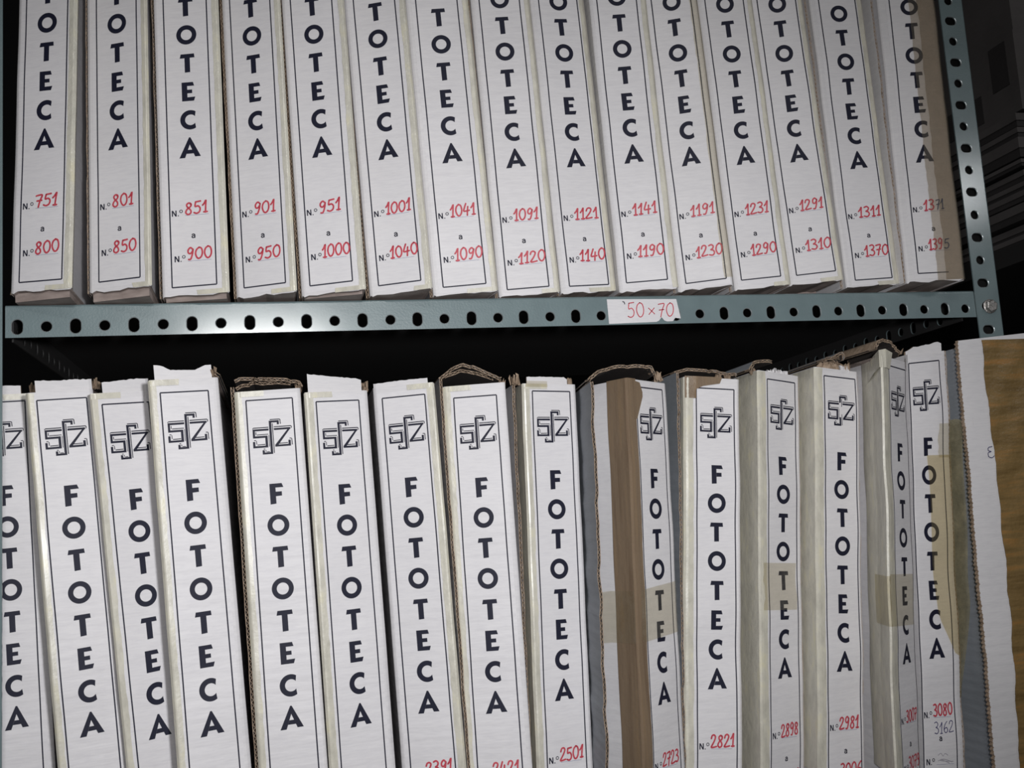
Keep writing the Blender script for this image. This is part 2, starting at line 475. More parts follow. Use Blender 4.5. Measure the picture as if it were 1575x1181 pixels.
def make_body(c, root, side_mat='carton', ragged=True):
    mb = MB()
    us = [c.uL, c.uL + .001, c.uL + .003] + c.vs(c.uL + .008, c.uR - .008, .008) + [c.uR - .003, c.uR - .001, c.uR]
    V = c.vs(c.vbot, c.vtop)
    rows = []
    for i, v in enumerate(V):
        r = []
        for u in us:
            p = c.F(u, v)
            if i == 0 and ragged:
                p = p + Vector((0, 0, c.rr.uniform(-.0012, .0016)))
            r.append(p)
        rows.append(r)
    grid_faces(mb, rows, 'carton')
    yb = c.depth - c.org.y
    def back(p, k=None):
        bd = RB if k == -1 else (c.bend if k == 0 and c.bend else (0, 0))
        return Vector((p.x + bd[1], yb, p.z))
    for k, mat in ((0, side_mat), (-1, side_mat)):
        A = [r[k] for r in rows]; B = [back(p, k) for p in A]
        bd = c.bend if k == 0 else RB
        if bd:
            Md = [p + Vector((bd[1], bd[0], 0)) for p in A]
            B = [Vector((p.x, yb, p.z)) for p in Md]
            grid_faces(mb, [[b, m_, a] if k == 0 else [a, m_, b] for a, m_, b in zip(A, Md, B)], mat)
            continue
        grid_faces(mb, [[a, b] if k else [b, a] for a, b in zip(A, B)], mat)
    def backrow(r):
        a, b = back(r[0], 0), back(r[-1], -1)
        return [a + (b - a) * ((p - r[0]).length / (r[-1] - r[0]).length) for p in r]
    bt = backrow(rows[-1]); grid_faces(mb, [rows[-1], bt], 'board')
    bb = backrow(rows[0]); grid_faces(mb, [bb, rows[0]], 'board')
    BL = [[back(r[0], 0), back(r[-1], -1)] for r in rows]
    grid_faces(mb, [[b, a] for a, b in BL], 'carton')
    o = mb.build('body', root)
    return o

def put(mb, c, polys, mat, off, du=0.0, dv=0.0, su=None, sv=None):
    su = c.sw if su is None else su; sv = c.sv if sv is None else sv
    for p in polys:
        vs = [c.F(u * su + du, v * sv + dv, off) for u, v in p]
        mb.add(vs, [list(range(len(vs)))], mat)

def make_label(c, root, n1=None, n2=None, show_n=True, cut_right=False, sheet=True):
    """the glued label sheet with its printing; the emblem and the written numbers are its sub-parts"""
    mb = MB()
    top = c.lab_top
    if sheet:
        a, b_ = -.0290 * c.sw, .0290 * c.sw
        a = max(a, c.uL + .0035); b_ = min(b_, c.uR - .0035)
        V = c.vs(c.lab_bot - .0072 * c.sv, c.lab_top + .0060 * c.sv)
        us = c.vs(a, b_, .008)
        grid_faces(mb, [[c.F(u, v, .00030) for u in us] for v in V], 'sheet')
        # cut edge of the sheet
        for u, sgn in ((a, 1), (b_, -1)):
            grid_faces(mb, [[c.F(u, v, .0003), c.F(u, v, 0)] for v in V], 'sheet')
    OFF = .00062
    t = .00068
    # frame rules
    for sx in (-1, 1):
        if cut_right and sx == 1: continue
        x = sx * .024
        V = c.vs(-.4825, 0, .0068)
        put(mb, c, [[(x - t, a), (x + t, a), (x + t, b), (x - t, b)] for a, b in zip(V, V[1:])], 'ink', OFF, 0, top)
    for y in (0, -.4825):
        U = c.vs(-.024, .0145 if (cut_right and y) else .024, .008)
        put(mb, c, [[(a, y - t), (b, y - t), (b, y + t), (a, y + t)] for a, b in zip(U, U[1:])], 'ink', OFF, 0, top)
    for ch, v in TITLE:
        put(mb, c, [[(x * CAP, -v - CAP + y * CAP) for x, y in p] for p in letter(ch)], 'ink', OFF, .0006, top)
    if show_n:
        put(mb, c, small_N(-.0218, -.4043), 'ink', OFF, 0, top)
        put(mb, c, small_a(.0009, -.4295), 'ink', OFF, 0, top)
        put(mb, c, small_N(-.0205, -.4548), 'ink', OFF, 0, top)
        for y, x0 in ((-.4040, -.0075), (-.4547, -.0062)):
            U = c.vs(x0, x0 + .0255, .008)
            put(mb, c, [[(a, y - .0002), (b, y - .0002), (b, y + .0002), (a, y + .0002)] for a, b in zip(U, U[1:])], 'rule', OFF, 0, top)
    lab = mb.build('printed_label', root)
    lab['label'] = 'white paper label with black frame and FOTOTECA lettering'
    if c.low:
        e = MB(); put(e, c, emblem(), 'ink', OFF, 0, top)
        o = e.build('emblem', lab); o['label'] = 'black interlaced outlined letters sfz'
    for txt, v0, u0, u1 in ((n1, -.4026, -.0080, .0200), (n2, -.4531, -.0075, .0232)):
        if not txt: continue
        if len(txt) == 3: u0 += .0006; u1 -= .0035
        q = MB()
        red = txt
        if cut_right: u1 = u0 + (u1 - u0) * .92
        put(q, c, number(txt, u0, u1, v0, .0128, .00185), 'red', OFF + .0003, 0, top)
        o = q.build('handwritten_number', lab); o['label'] = 'red marker number ' + txt
    return lab

def strip(mb, c, side, wf, ws, v0, v1, mat, off=.0010, jit=.0006, inset=0.0):
    """tape running along a front edge, wf on the front and ws round the side"""
    rows = []
    for v in c.vs(v0, v1, .009):
        j = c.rr.uniform(-jit, jit)
        e = c.uL if side < 0 else c.uR
        r = []
        if wf > 0:
            for t in (1, .66, .4):
                r.append(c.F(e - side * (wf * t + (j if t == 1 else 0) + inset), v, off))
        r.append(c.F(e - side * (.0015 + inset), v, off))
        if ws > 0:
            r.append(c.S(side, -.0004, v, off * .8))
            for t in (.5, 1):
                r.append(c.S(side, ws * t, v, off))
        rows.append(r if side > 0 else r[::-1])
    grid_faces(mb, rows, mat)

def patch(mb, c, u0, u1, v0, v1, mat, off=.0013, jit=.001, nu=6):
    """tape laid across the front"""
    rows = []
    for v in c.vs(v0, v1, .006):
        rows.append([c.F(u0 + (u1 - u0) * k / nu + (c.rr.uniform(-jit, jit) if k in (0, nu) else 0), v, off) for k in range(nu + 1)])
    grid_faces(mb, rows, mat)

def make_panel(c, root, side, du, d0, th=.0036, v0=None, v1=None, outer='carton', length=None, name='side_panel', jit=.0004, tilt=0.0, skew=None):
    """double-walled corrugated side sheet, its raw edge to the front"""
    v0 = c.vbot if v0 is None else v0; v1 = c.vtop if v1 is None else v1
    mb = MB()
    L = (c.depth - c.org.y - .04 if length is None else length)
    n = int((v1 - v0) / .0010)
    path = []; wob = 0
    e = c.uL if side < 0 else c.uR
    for k in range(n + 1):
        v = v0 + (v1 - v0) * k / n
        if k % 12 == 0: tgt = c.rr.uniform(-jit, jit)
        wob += (tgt - wob) * .15
        p = c.F(e, v)
        path.append(p + Vector((side * du + wob + tilt * (v - v1), d0 + abs(wob) * 2, 0)))
    sk = c.skew if skew is None else skew
    exts = [Vector((sk * max(.02, L - p.y), max(.02, L - p.y), 0)) for p in path]
    sp = path[::8] + [path[-1]]; se = exts[::8] + [exts[-1]]
    t1 = Vector((side * .0006, 0, 0))
    mb.sheet(sp, se, t1, outer, 'kraft')
    o2 = Vector((side * (th - .0006), 0, 0))
    mb.sheet([p + o2 + Vector((0, c.rr.uniform(-.0008, .0008), 0)) for p in sp], se, t1, outer, 'kraft')
    med = [p + Vector((side * (.0006 + (th - .0016) * (.5 + .5 * math.sin(k * 6.283 / 5.5))), .0006, 0)) for k, p in enumerate(path)]
    mb.sheet(med, Vector((sk * .014, .014, 0)), Vector((side * .0005, 0, 0)), 'kraft')
    o = mb.build(name, root)
    o['label'] = 'corrugated side sheet with raw brown edge'
    return o

def make_flap(c, root, pts, dy, mat='carton', th=.0032, ragged=.0006, down=.02, lean_back=0.0, name='top_flap'):
    """upright torn flap standing behind the front's top edge; pts: (u, height above front top)"""
    mb = MB()
    P = []
    for (u0, h0), (u1, h1) in zip(pts, pts[1:]):
        n = max(1, int(abs(u1 - u0) / .0025))
        for k in range(n):
            t = k / n
            P.append((u0 + (u1 - u0) * t, h0 + (h1 - h0) * t + c.rr.uniform(-ragged, ragged)))
    P.append(pts[-1])
    path = []; ext = []
    for u, h in P:
        b = c.F(u, c.vtop - down) + Vector((0, dy, 0))
        tp = c.F(u, c.vtop + h) + Vector((0, dy + lean_back * (h + down), 0))
        path.append(b); ext.append(tp - b)
    mb.sheet(path, ext, Vector((0, th, 0)), mat, 'kraft')
    return mb.build(name, root)

def make_roof(c, root, pts, d0, d1, mat='carton', under='dark', th=.0034, drop=0.0, ragged=.0010, name='top_flap', edge=True, flat=False, skew=0.0):
    """lifted lid board: profile (u, height above front top) running back from d0 to d1, raw wavy edge to the front"""
    mb = MB(); P = []
    for (u0, h0), (u1, h1) in zip(pts, pts[1:]):
        n = max(1, int(math.hypot(u1 - u0, h1 - h0) / .0012))
        for k in range(n):
            t = k / n
            P.append((u0 + (u1 - u0) * t, h0 + (h1 - h0) * t))
    P.append(pts[-1])
    q = []; jit = 0
    for k, (u, h) in enumerate(P):
        if k % 4 == 0: j = c.rr.uniform(-1, 1)
        jit += (j - jit) * .4
        if flat:   # profile measured across from the left front edge, all at one depth
            b0 = c.F(c.uL, c.vtop + h + jit * ragged * .5) + Vector((u, d0 + abs(jit) * ragged * 3, -u * math.tan(c.lean)))
        else:
            b0 = c.F(u, c.vtop + h + jit * ragged * .5) + Vector((0, d0 + abs(jit) * ragged * 3, 0))
        q.append(b0)
    nrm = []
    for k in range(len(q)):
        a = q[max(0, k - 1)]; b = q[min(len(q) - 1, k + 1)]
        d = (b - a); nrm.append(Vector((-d.z, 0, d.x)).normalized())
    ext = Vector((skew * (d1 - d0), d1 - d0, drop))
    mb.sheet([p + n_ * (th - .0006) for p, n_ in zip(q, nrm)], ext, [n_ * .0007 for n_ in nrm], mat, 'kraft')
    mb.sheet(q, ext, [n_ * .0007 for n_ in nrm], under, 'kraft')
    if edge:
        med = [p + n_ * (.0006 + (th - .0016) * (.5 + .5 * math.sin(k * 6.283 / 4.6))) + Vector((0, .0006, 0)) for k, (p, n_) in enumerate(zip(q, nrm))]
        mb.sheet(med, Vector((0, .014, 0)), [n_ * .0006 for n_ in nrm], 'kraft')
    return mb.build(name, root)

def make_torn(c, root, u, h, size, d=0.002, seed=0, n=5, mat='kraft', name='torn_corner'):
    """crumpled brown torn board end"""
    rr = random.Random(seed)
    mb = MB()
    for k in range(n):
        uu = u + rr.uniform(-.5, .5) * size[0]; ww = size[0] * rr.uniform(.25, .5); hh = h + size[1] * rr.uniform(-.3, .5)
        pts = []
        m_ = 6
        b = c.F(uu, c.vtop + h - .006) + Vector((0, d + rr.uniform(0, .012), 0))
        tw = rr.uniform(-.5, .5)
        path = []; ext = []
        for i in range(m_ + 1):
            t = i / m_ - .5
            path.append(b + Vector((ww * t, tw * ww * t + .0015 * math.sin(6 * t + k), rr.uniform(-.0012, .0012))))
            ext.append(Vector((rr.uniform(-.0015, .0015), rr.uniform(-.003, .004), (hh - h) + .006 + rr.uniform(-.0025, .0025))))
        mb.sheet(path, ext, Vector((rr.uniform(-.001, .001), .0012, 0)), mat)
    return mb.build(name, root)

def make_bottom(c, root, setback=.006, left=0.003, right=0.003):
    """folded bottom flaps between the front's lower edge and the shelf"""
    mb = MB()
    a, b = c.uL + left, c.uR - right
    us = c.vs(a, b, .01)
    yb = c.depth - c.org.y - .01
    top = [c.F(u, c.vbot) + Vector((0, setback, .001)) for u in us]
    bot = [Vector((p.x, p.y + .002, c.base - c.root_loc.z)) for p in top]
    tb = [Vector((p.x, yb, p.z)) for p in top]; bb = [Vector((p.x, yb, p.z)) for p in bot]
    grid_faces(mb, [bot, top], 'board'); grid_faces(mb, [tb, bb], 'board'); grid_faces(mb, [bb, bot], 'board'); grid_faces(mb, [top, tb], 'board')
    grid_faces(mb, [[bot[0], top[0]], [bb[0], tb[0]]], 'board'); grid_faces(mb, [[top[-1], bot[-1]], [tb[-1], bb[-1]]], 'board')
    return mb.build('bottom_flap', root)

# ---------------------------------------------------------------- the setting
ob = MB(); ob.box((-2.5, -4.0, -1.62), (4.0, 2.2, -1.60), 'floor'); o = ob.build('floor'); o['kind'] = 'structure'
ob = MB(); ob.box((-2.5, 2.2, -1.62), (4.0, 2.3, 1.7), 'wall'); o = ob.build('wall_back'); o['kind'] = 'structure'
ob = MB(); ob.box((4.0, -4.0, -1.62), (4.1, 2.3, 1.7), 'wall'); o = ob.build('wall_right'); o['kind'] = 'structure'
ob = MB(); ob.box((-2.5, -4.0, 1.7), (4.1, 2.3, 1.75), 'wall'); o = ob.build('ceiling'); o['kind'] = 'structure'

# ---------------------------------------------------------------- shelving rack
SHELF_U = 0.0242
SHELF_L = -0.5880
DEPTH = 0.62
rack = thing('shelving_rack', (0, 0, -1.60), 'grey-green slotted steel shelving rack holding both rows of white cartons', 'shelving')
RZ = Vector((0, 0, 1.60))

def plate(mb, cells, axis, y0, th, mat='enamel', rim='rim', plane='xz'):
    """flange with punched holes. cells: (lo, hi) rectangle, hole centre, half width, half height or None"""
    def P(a, b, d):
        if plane == 'xz': return Vector((a, y0 + d, b)) + RZ
        return Vector((y0 + d, a, b)) + RZ          # plane yz
    for (a0, b0, a1, b1), hole in cells:
        if hole is None:
            mb.add([P(a0, b0, 0), P(a1, b0, 0), P(a1, b1, 0), P(a0, b1, 0), P(a0, b0, th), P(a1, b0, th), P(a1, b1, th), P(a0, b1, th)],
                   [(0, 1, 2, 3), (5, 4, 7, 6), (0, 4, 5, 1), (3, 2, 6, 7), (0, 3, 7, 4), (1, 5, 6, 2)], mat)
            continue
        cx, cz, hw, hh = hole
        ang = [math.radians(15 * k + 3) for k in range(24)]
        for (xx, zz) in ((a0, b0), (a1, b0), (a1, b1), (a0, b1)):
            ang.append(math.atan2(zz - cz, xx - cx) % (2 * math.pi))
        ang.sort()
        hp = []; bp = []; hr = []
        for t in ang:
            dx, dz = math.cos(t), math.sin(t)
            r = min(hw, hh)
            ex, ez = hw - r, hh - r
            # stadium outline
            if ez >= ex:
                if abs(dx) * ez > 0 and abs(dz) > 1e-9 and abs(r / max(abs(dx), 1e-9) * dz) <= ez:
                    k = r / abs(dx)
                else:
                    s_ = math.copysign(ez, dz); bq = dz * s_; k = bq + math.sqrt(max(0, bq * bq - (ez * ez - r * r)))
            else:
                if abs(dz) > 1e-9 and abs(r / abs(dz) * dx) <= ex:
                    k = r / abs(dz)
                else:
                    s_ = math.copysign(ex, dx); bq = dx * s_; k = bq + math.sqrt(max(0, bq * bq - (ex * ex - r * r)))
            hp.append((cx + dx * k, cz + dz * k)); hr.append((cx + dx * (k + .0007), cz + dz * (k + .0007)))
            kb = min([((a1 if dx > 0 else a0) - cx) / dx if abs(dx) > 1e-9 else 9, ((b1 if dz > 0 else b0) - cz) / dz if abs(dz) > 1e-9 else 9])
            bp.append((cx + dx * kb, cz + dz * kb))
        n = len(ang)
        vs = [P(x, z, 0) for x, z in bp] + [P(x, z, 0) for x, z in hr] + [P(x, z, .0006) for x, z in hp] + [P(x, z, th) for x, z in hp] + [P(x, z, th) for x, z in bp]
        fs = []; fr = []
        for k in range(n):
            j = (k + 1) % n
            fs += [(k, j, n + j, n + k), (4 * n + k, 3 * n + k, 3 * n + j, 4 * n + j)]
            fr += [(n + k, n + j, 2 * n + j, 2 * n + k)]
            fs += [(2 * n + k, 2 * n + j, 3 * n + j, 3 * n + k), (k, 4 * n + k, 4 * n + j, j)]
        mb.add(vs, fs, mat); mb.add(vs, fr, rim)

BEAM_X = [0.0033, 0.0313, 0.0596, 0.0882, 0.1172, 0.1466, 0.1759, 0.2056, 0.2356, 0.2655, 0.2957, 0.3259, 0.3563, 0.387, 0.4171, 0.4476, 0.4785, 0.5091, 0.539, 0.5702,
          0.6009, 0.6316, 0.6623, 0.693, 0.7236, 0.7541, 0.785, 0.8149, 0.8457, 0.8758, 0.9062, 0.9355, 0.9658, 0.9953, 1.0247, 1.0538, 1.0832, 1.1122]
def make_beam(zc, label):
    """front beam: an angle with alternating long and round holes and a folded top"""
    mb = MB()
    zb, zt = zc - .0103, zc + .0212
    cells = []
    xs = [-.008] + [(a + b) / 2 for a, b in zip(BEAM_X, BEAM_X[1:])] + [1.1265]
    for k, x in enumerate(BEAM_X):
        hole = (x, zc + .0009, .0053, .0077 if k % 2 == 0 else .0053)
        cells.append(((xs[k], zb, xs[k + 1], zt), hole))
    plate(mb, cells, 'x', 0.0, .0018)
    # rounded fold and top flange
    path = []
    r = .0028
    for k in range(7):
        t = math.pi / 2 * k / 6
        path.append(Vector((-.008, r - r * math.cos(t), zt + r * math.sin(t))) + RZ)
    path.append(Vector((-.008, .035, zt + r)) + RZ)
    ext = Vector((1.1345, 0, 0))
    grid_faces(mb, [[p, p + ext] for p in path], 'enamel')
    grid_faces(mb, [[p + Vector((0, .0016, -.0016)) + ext, p + Vector((0, .0016, -.0016))] for p in path], 'enamel')
    o = mb.build('beam', rack, smooth=False)
    return o
make_beam(0.0, '')
make_beam(SHELF_L - SHELF_U, '')

POST_Z = [0.4133 + .0293 * 3, 0.4133 + .0293 * 2, 0.4133 + .0293, 0.4133, 0.3853, 0.3571, 0.328, 0.2993, 0.2696, 0.2409, 0.2113, 0.182, 0.1527, 0.1224, 0.0926, 0.0629, 0.0332, 0.003]
while POST_Z[-1] > -1.56: POST_Z.append(POST_Z[-1] - .0300)
def make_post(xa, xb, hx, y, flip, phase, z_off=0.0):
    mb = MB()
    Z = [z + z_off for z in POST_Z]
    zs = [.53] + [(a + b) / 2 for a, b in zip(Z, Z[1:])] + [-1.6]
    cells = []
    for k, z in enumerate(Z):
        oblong = (k + phase) % 2 == 0
        cells.append(((xa, zs[k + 1], xb, zs[k]), (hx, z, .0078 if oblong else .0054, .0054)))
    plate(mb, cells, 'z', y, .0018)
    # return flange going back on the outer side, with a small rolled corner
    xo = xb if flip > 0 else xa
    path = []
    r = .0022
    for k in range(5):
        t = math.pi / 2 * k / 4
        path.append(Vector((xo + flip * r * math.sin(t), y + r - r * math.cos(t), .53)) + RZ)
    path.append(Vector((xo + flip * r, y + .036, .53)) + RZ)
    ext = Vector((0, 0, -2.13))
    rows = [[p, p + ext] for p in path]
    if flip < 0: rows = [x[::-1] for x in rows]
    grid_faces(mb, rows, 'enamel')
    rows = [[p + Vector((-flip * .0016, .0016, 0)), p + Vector((-flip * .0016, .0016, 0)) + ext] for p in path]
    if flip > 0: rows = [x[::-1] for x in rows]
    grid_faces(mb, rows, 'steel')  # inner face painted near-black for the shade seen through the holes
    return mb.build('post', rack)
make_post(1.1268, 1.1600, 1.1405, -.0022, 1, 0)
make_post(-.0465, -.0102, -.0240, -.0022, -1, 1, .0)
for xa, xb, hx, fl in ((1.1268, 1.1600, 1.1405, 1), (-.0465, -.0102, -.0240, -1)):
    mb = MB(); mb.box(Vector((xa, DEPTH + .002, -1.6)) + RZ, Vector((xb, DEPTH + .004, .53)) + RZ, 'enamel')
    x = xb if fl > 0 else xa - .0018
    mb.box(Vector((x, DEPTH - .034, -1.6)) + RZ, Vector((x + .0018, DEPTH + .004, .53)) + RZ, 'enamel')
    mb.build('post', rack)
# shelf trays
for z in (SHELF_U, SHELF_L):
    mb = MB(); mb.box(Vector((-.006, .0365, z - .005)) + RZ, Vector((1.124, DEPTH, z - .0010)) + RZ, 'steel')
    mb.build('shelf_tray', rack)
# side beams with holes, running back at both ends
for x, nm in ((1.1235, 1), (-.0075, 0)):
    for z in (0.0, SHELF_L - SHELF_U):
        mb = MB(); cells = []
        ys = [.04 + .03 * k for k in range(20)]
        for k, y in enumerate(ys):
            cells.append(((y - .015, z - .0103, y + .015, z + .0195), (y, z + .0009, .0053, .0077 if k % 2 else .0053)))
        plate(mb, cells, 'y', x, .0018, plane='yz')
        [mb.mats.__setitem__(q_, {'enamel': 'steel', 'rim': 'enamel' if nm else 'steel'}.get(n_, n_)) for q_, n_ in enumerate(mb.mats)]; mb.build('side_beam', rack)  # enamel swapped for near-black: shade behind the beam painted in
# bolt on the right post
mb = MB()
bx, bz, by = 1.1452, .0026, -.0024
for (r, d0, d1, n) in ((.0092, 0, .0012, 24), (.0078, .0012, .0060, 6)):
    ph = .35
    a = [Vector((bx + r * math.cos(6.2832 * k / n + ph), by - d0, bz + r * math.sin(6.2832 * k / n + ph))) + RZ for k in range(n)]
    b_ = [Vector((p.x, by - d1, p.z)) for p in a]
    top = [Vector((bx, 0, bz)) + RZ + (p - Vector((bx, p.y, bz)) - RZ) * .84 + Vector((0, by - d1 - .0007, 0)) for p in b_]
    vs = a + b_ + top
    fs = [(k, k + n, (k + 1) % n + n, (k + 1) % n) for k in range(n)] + [(k + n, k + 2 * n, (k + 1) % n + 2 * n, (k + 1) % n + n) for k in range(n)]
    fs.append([2 * n + k for k in range(n)][::-1]); fs.append(list(range(n)))
    mb.add(vs, fs, 'zinc')
mb.build('bolt', rack)['label'] = 'zinc hexagon bolt on the right post'

# size ticket on the beam
def ticket():
    mb = MB()
    y = -.0009
    tl, tr, br, bl = (.6395, .0199), (.7252, .0190), (.7290, -.0074), (.6400, -.0092)
    rr = random.Random(4)
    n = 26; topr = []; botr = []
    for k in range(n + 1):
        t = k / n
        tx = tl[0] + (tr[0] - tl[0]) * t; tz = tl[1] + (tr[1] - tl[1]) * t
        bx = bl[0] + (br[0] - bl[0]) * t; bz = bl[1] + (br[1] - bl[1]) * t
        if .68 < t < .78: bz += .0055 * (1 - abs(t - .73) / .05)
        if t > .92: bz += .003 * rr.random() + .0015
        topr.append(Vector((tx, y, tz))); botr.append(Vector((bx, y - .0003 * rr.random(), bz)))
    loc = Vector((.684, 0, .005))
    A = [[p - loc for p in botr], [(p + q) / 2 + Vector((0, -.0002, 0)) - loc for p, q in zip(botr, topr)], [p - loc for p in topr]]
    grid_faces(mb, A, 'sheet')
    grid_faces(mb, [[p + Vector((0, .0004, 0)) for p in r][::-1] for r in A], 'sheet')
    o = mb.build('paper_ticket', None, loc=loc)
    tag(o, 'white paper ticket reading 50x70 in red, stuck on the shelf beam', 'ticket')
    q = MB()
    def w(txt, x0, x1, z0, h, wd):
        for p in number(txt, x0, x1, z0, h, wd):
            q.add([Vector((a, y - .0009, b)) - loc for a, b in p], [list(range(len(p)))], 'red')
    w('50', .6635, .6835, -.0022, .0168, .0011); w('70', .7010, .7205, -.0022, .0165, .0011)
    for pts in ([(.6895, .0085), (.6965, .0015)], [(.6965, .0085), (.6895, .0010)]):
        for p in stroke(pts, .0010, smooth=False):
            q.add([Vector((a, y - .0009, b)) - loc for a, b in p], [list(range(len(p)))], 'red')
    q.build('handwritten_size', o)['label'] = 'red handwritten 50x70'
    k = MB()
    for p in stroke([(.6585, .0168), (.6603, .0160), (.6606, .0140)], .0011, smooth=False):
        k.add([Vector((a, y - .0009, b)) - loc for a, b in p], [list(range(len(p)))], 'pencil')
    k.build('pencil_tick', o)
ticket()

# ---------------------------------------------------------------- upper row
UPPER = [  # X, Z, yaw, lean, sw, sv, y0, ml, mr, mb, n1, n2
 (0.0318, 0.0423, -21.33, 1.467, 0.9867, 0.9759, -0.0276, .0093, .0102, .0106, '751', '800'),
 (0.1073, 0.0430, -24.93, 0.087, 0.9899, 0.9823, -0.0262, .0115, .0122, .0104, '801', '850'),
 (0.1803, 0.0387, -14.72, -0.617, 0.9968, 0.9880, -0.0129, .0108, .0127, .0100, '851', '900'),
 (0.2527, 0.0381, -23.48, -1.158, 0.9902, 0.9936, -0.0140, .0092, .0118, .0105, '901', '950'),
 (0.3226, 0.0374, -19.26, -1.716, 0.9863, 0.9979, -0.0227, .0099, .0138, .0109, '951', '1000'),
 (0.3974, 0.0387, -20.28, -2.325, 0.9992, 1.0001, -0.0145, .0105, .0119, .0106, '1001', '1040'),
 (0.4705, 0.0361, -8.79, -2.352, 0.9984, 1.0029, -0.0114, .0115, .0125, .0095, '1041', '1090'),
 (0.5459, 0.0344, -8.61, -1.950, 0.9993, 1.0046, -0.0012, .0097, .0119, .0078, '1091', '1120'),
 (0.6205, 0.0377, -0.02, -2.085, 0.9978, 1.0047, 0.0036, .0105, .0085, .0082, '1121', '1140'),
 (0.6867, 0.0386, -10.45, -1.660, 1.0016, 1.0046, -0.0110, .0085, .0120, .0110, '1141', '1190'),
 (0.7626, 0.0391, -21.61, -2.180, 0.9909, 1.0042, -0.0057, .0095, .0078, .0088, '1191', '1230'),
 (0.8349, 0.0423, -14.03, -2.203, 0.9858, 1.0026, -0.0030, .0085, .0113, .0115, '1231', '1290'),
 (0.9106, 0.0489, -15.87, -2.647, 0.9907, 0.9992, 0.0013, .0088, .0085, .0122, '1291', '1310'),
 (0.9873, 0.0403, -8.53, -1.357, 0.9863, 0.9966, -0.0004, .0115, .0090, .0085, '1311', '1370'),
 (1.0583, 0.0413, -13.77, 0.616, 0.9825, 0.9906, -0.0270, .0140, .0100, .0110, '1371', '1395'),
]
UL = {
 0: 'white FOTOTECA carton marked 751 a 800 at the left end of the upper shelf',
 4: 'white FOTOTECA carton marked 951 a 1000 with glossy tape down its edge',
 10: 'torn white FOTOTECA carton marked 1191 a 1230 under glossy clear tape',
 14: 'white FOTOTECA carton marked 1371 a 1395 with a tan tape band beside the right post',
}
for i, (X, Z, yaw, lean, sw, sv, y0, ml, mr, mbm, n1, n2) in enumerate(UPPER):
    c = Carton('U', X, Z, yaw, lean, sw, sv, y0, ml, mr, .0125, mbm, SHELF_U + .0006, seed=100 + i)
    root = thing('archive_carton', c.root_loc, UL.get(i, 'white FOTOTECA carton marked %s a %s in red on the upper shelf' % (n1, n2)), 'carton', 'upper row of FOTOTECA cartons')
    make_body(c, root)
    last = i == 14
    lab = make_label(c, root, n1 if not last else '137', n2 if not last else '139', cut_right=last) if not last else make_label(c, root, None, None, cut_right=True)
    if last:
        for tr, tg, v0, x0, xm, x1 in (('13', '71', -.4026, -.0080, .0045, .0150), ('139', '5', -.4531, -.0075, .0095, .0165)):
            q = MB(); put(q, c, number(tr, x0, xm, v0, .0128, .00185), 'red', .00095, 0, c.lab_top)
            q.build('handwritten_number', lab)['label'] = 'red marker number ' + tr
            q = MB(); put(q, c, number(tg, xm + .0012, x1, v0, .0120, .0011), 'pencil', .0032, 0, c.lab_top)
            q.build('pencil_number', lab)['label'] = 'grey pencil number ' + tg
    make_bottom(c, root, .007 if i in (0, 1, 2, 4) else .062)
    t = MB()
    rr = c.rr
    if last:
        patch(t, c, -.0005, c.uR, c.vbot + .001, c.vtop, 'tanband', .0016, .0006)
        t.build('wide_tape', root)['label'] = 'aged tan tape over the right third'
        t = MB(); strip(t, c, 1, .0235, .012, c.vbot + .001, c.vtop, 'tanband', .0019)
        t.build('tape_strip', root)
    else:
        mat = 'glossy' if i in (0, 2, 3, 4, 5, 10) else 'tape'
        if i == 10:
            strip(t, c, 1, .0100, .02, c.vbot + .01, c.vtop, 'clear', .0014)
        else:
            strip(t, c, 1, .0062 + .0015 * rr.random(), .022, c.vbot + .001, c.vtop, mat)
        t.build('tape_strip', root)['label'] = 'yellowed tape down the right edge'
        if i not in (9, 10):
            t = MB(); u0 = c.uL + (c.uR - c.uL) * rr.uniform(.5, .72)
            patch(t, c, u0, c.uR - .001, c.vbot + .0002, c.vbot + .0052, 'tape', .0012, .0012)
            t.build('bottom_tape', root)['label'] = 'short yellowed tape at the lower corner'
    if i > 0 and i not in (9, 14):
        make_panel(c, root, -1, .0000, (.002, .004, .006)[i % 3] + (.0 if i in (1, 2, 3) else .003), length=None,
                   th=.0034 if i in (2, 5) else .0028, v0=c.vbot + .0006)
    if i == 14:
        make_panel(c, root, -1, 0.0072, .002, th=.0028, v0=c.vbot + .0006, length=.03, tilt=-.0165)
    if i in (0, 1, 4, 8, 11):
        class _: pass
        sv_top = c.vtop; c.vtop = c.vbot
        make_torn(c, root, c.uL + .002 if i != 0 else c.uL + .001, .007, (.006, .004), .003, seed=i * 7 + 1, n=4)
        c.vtop = sv_top

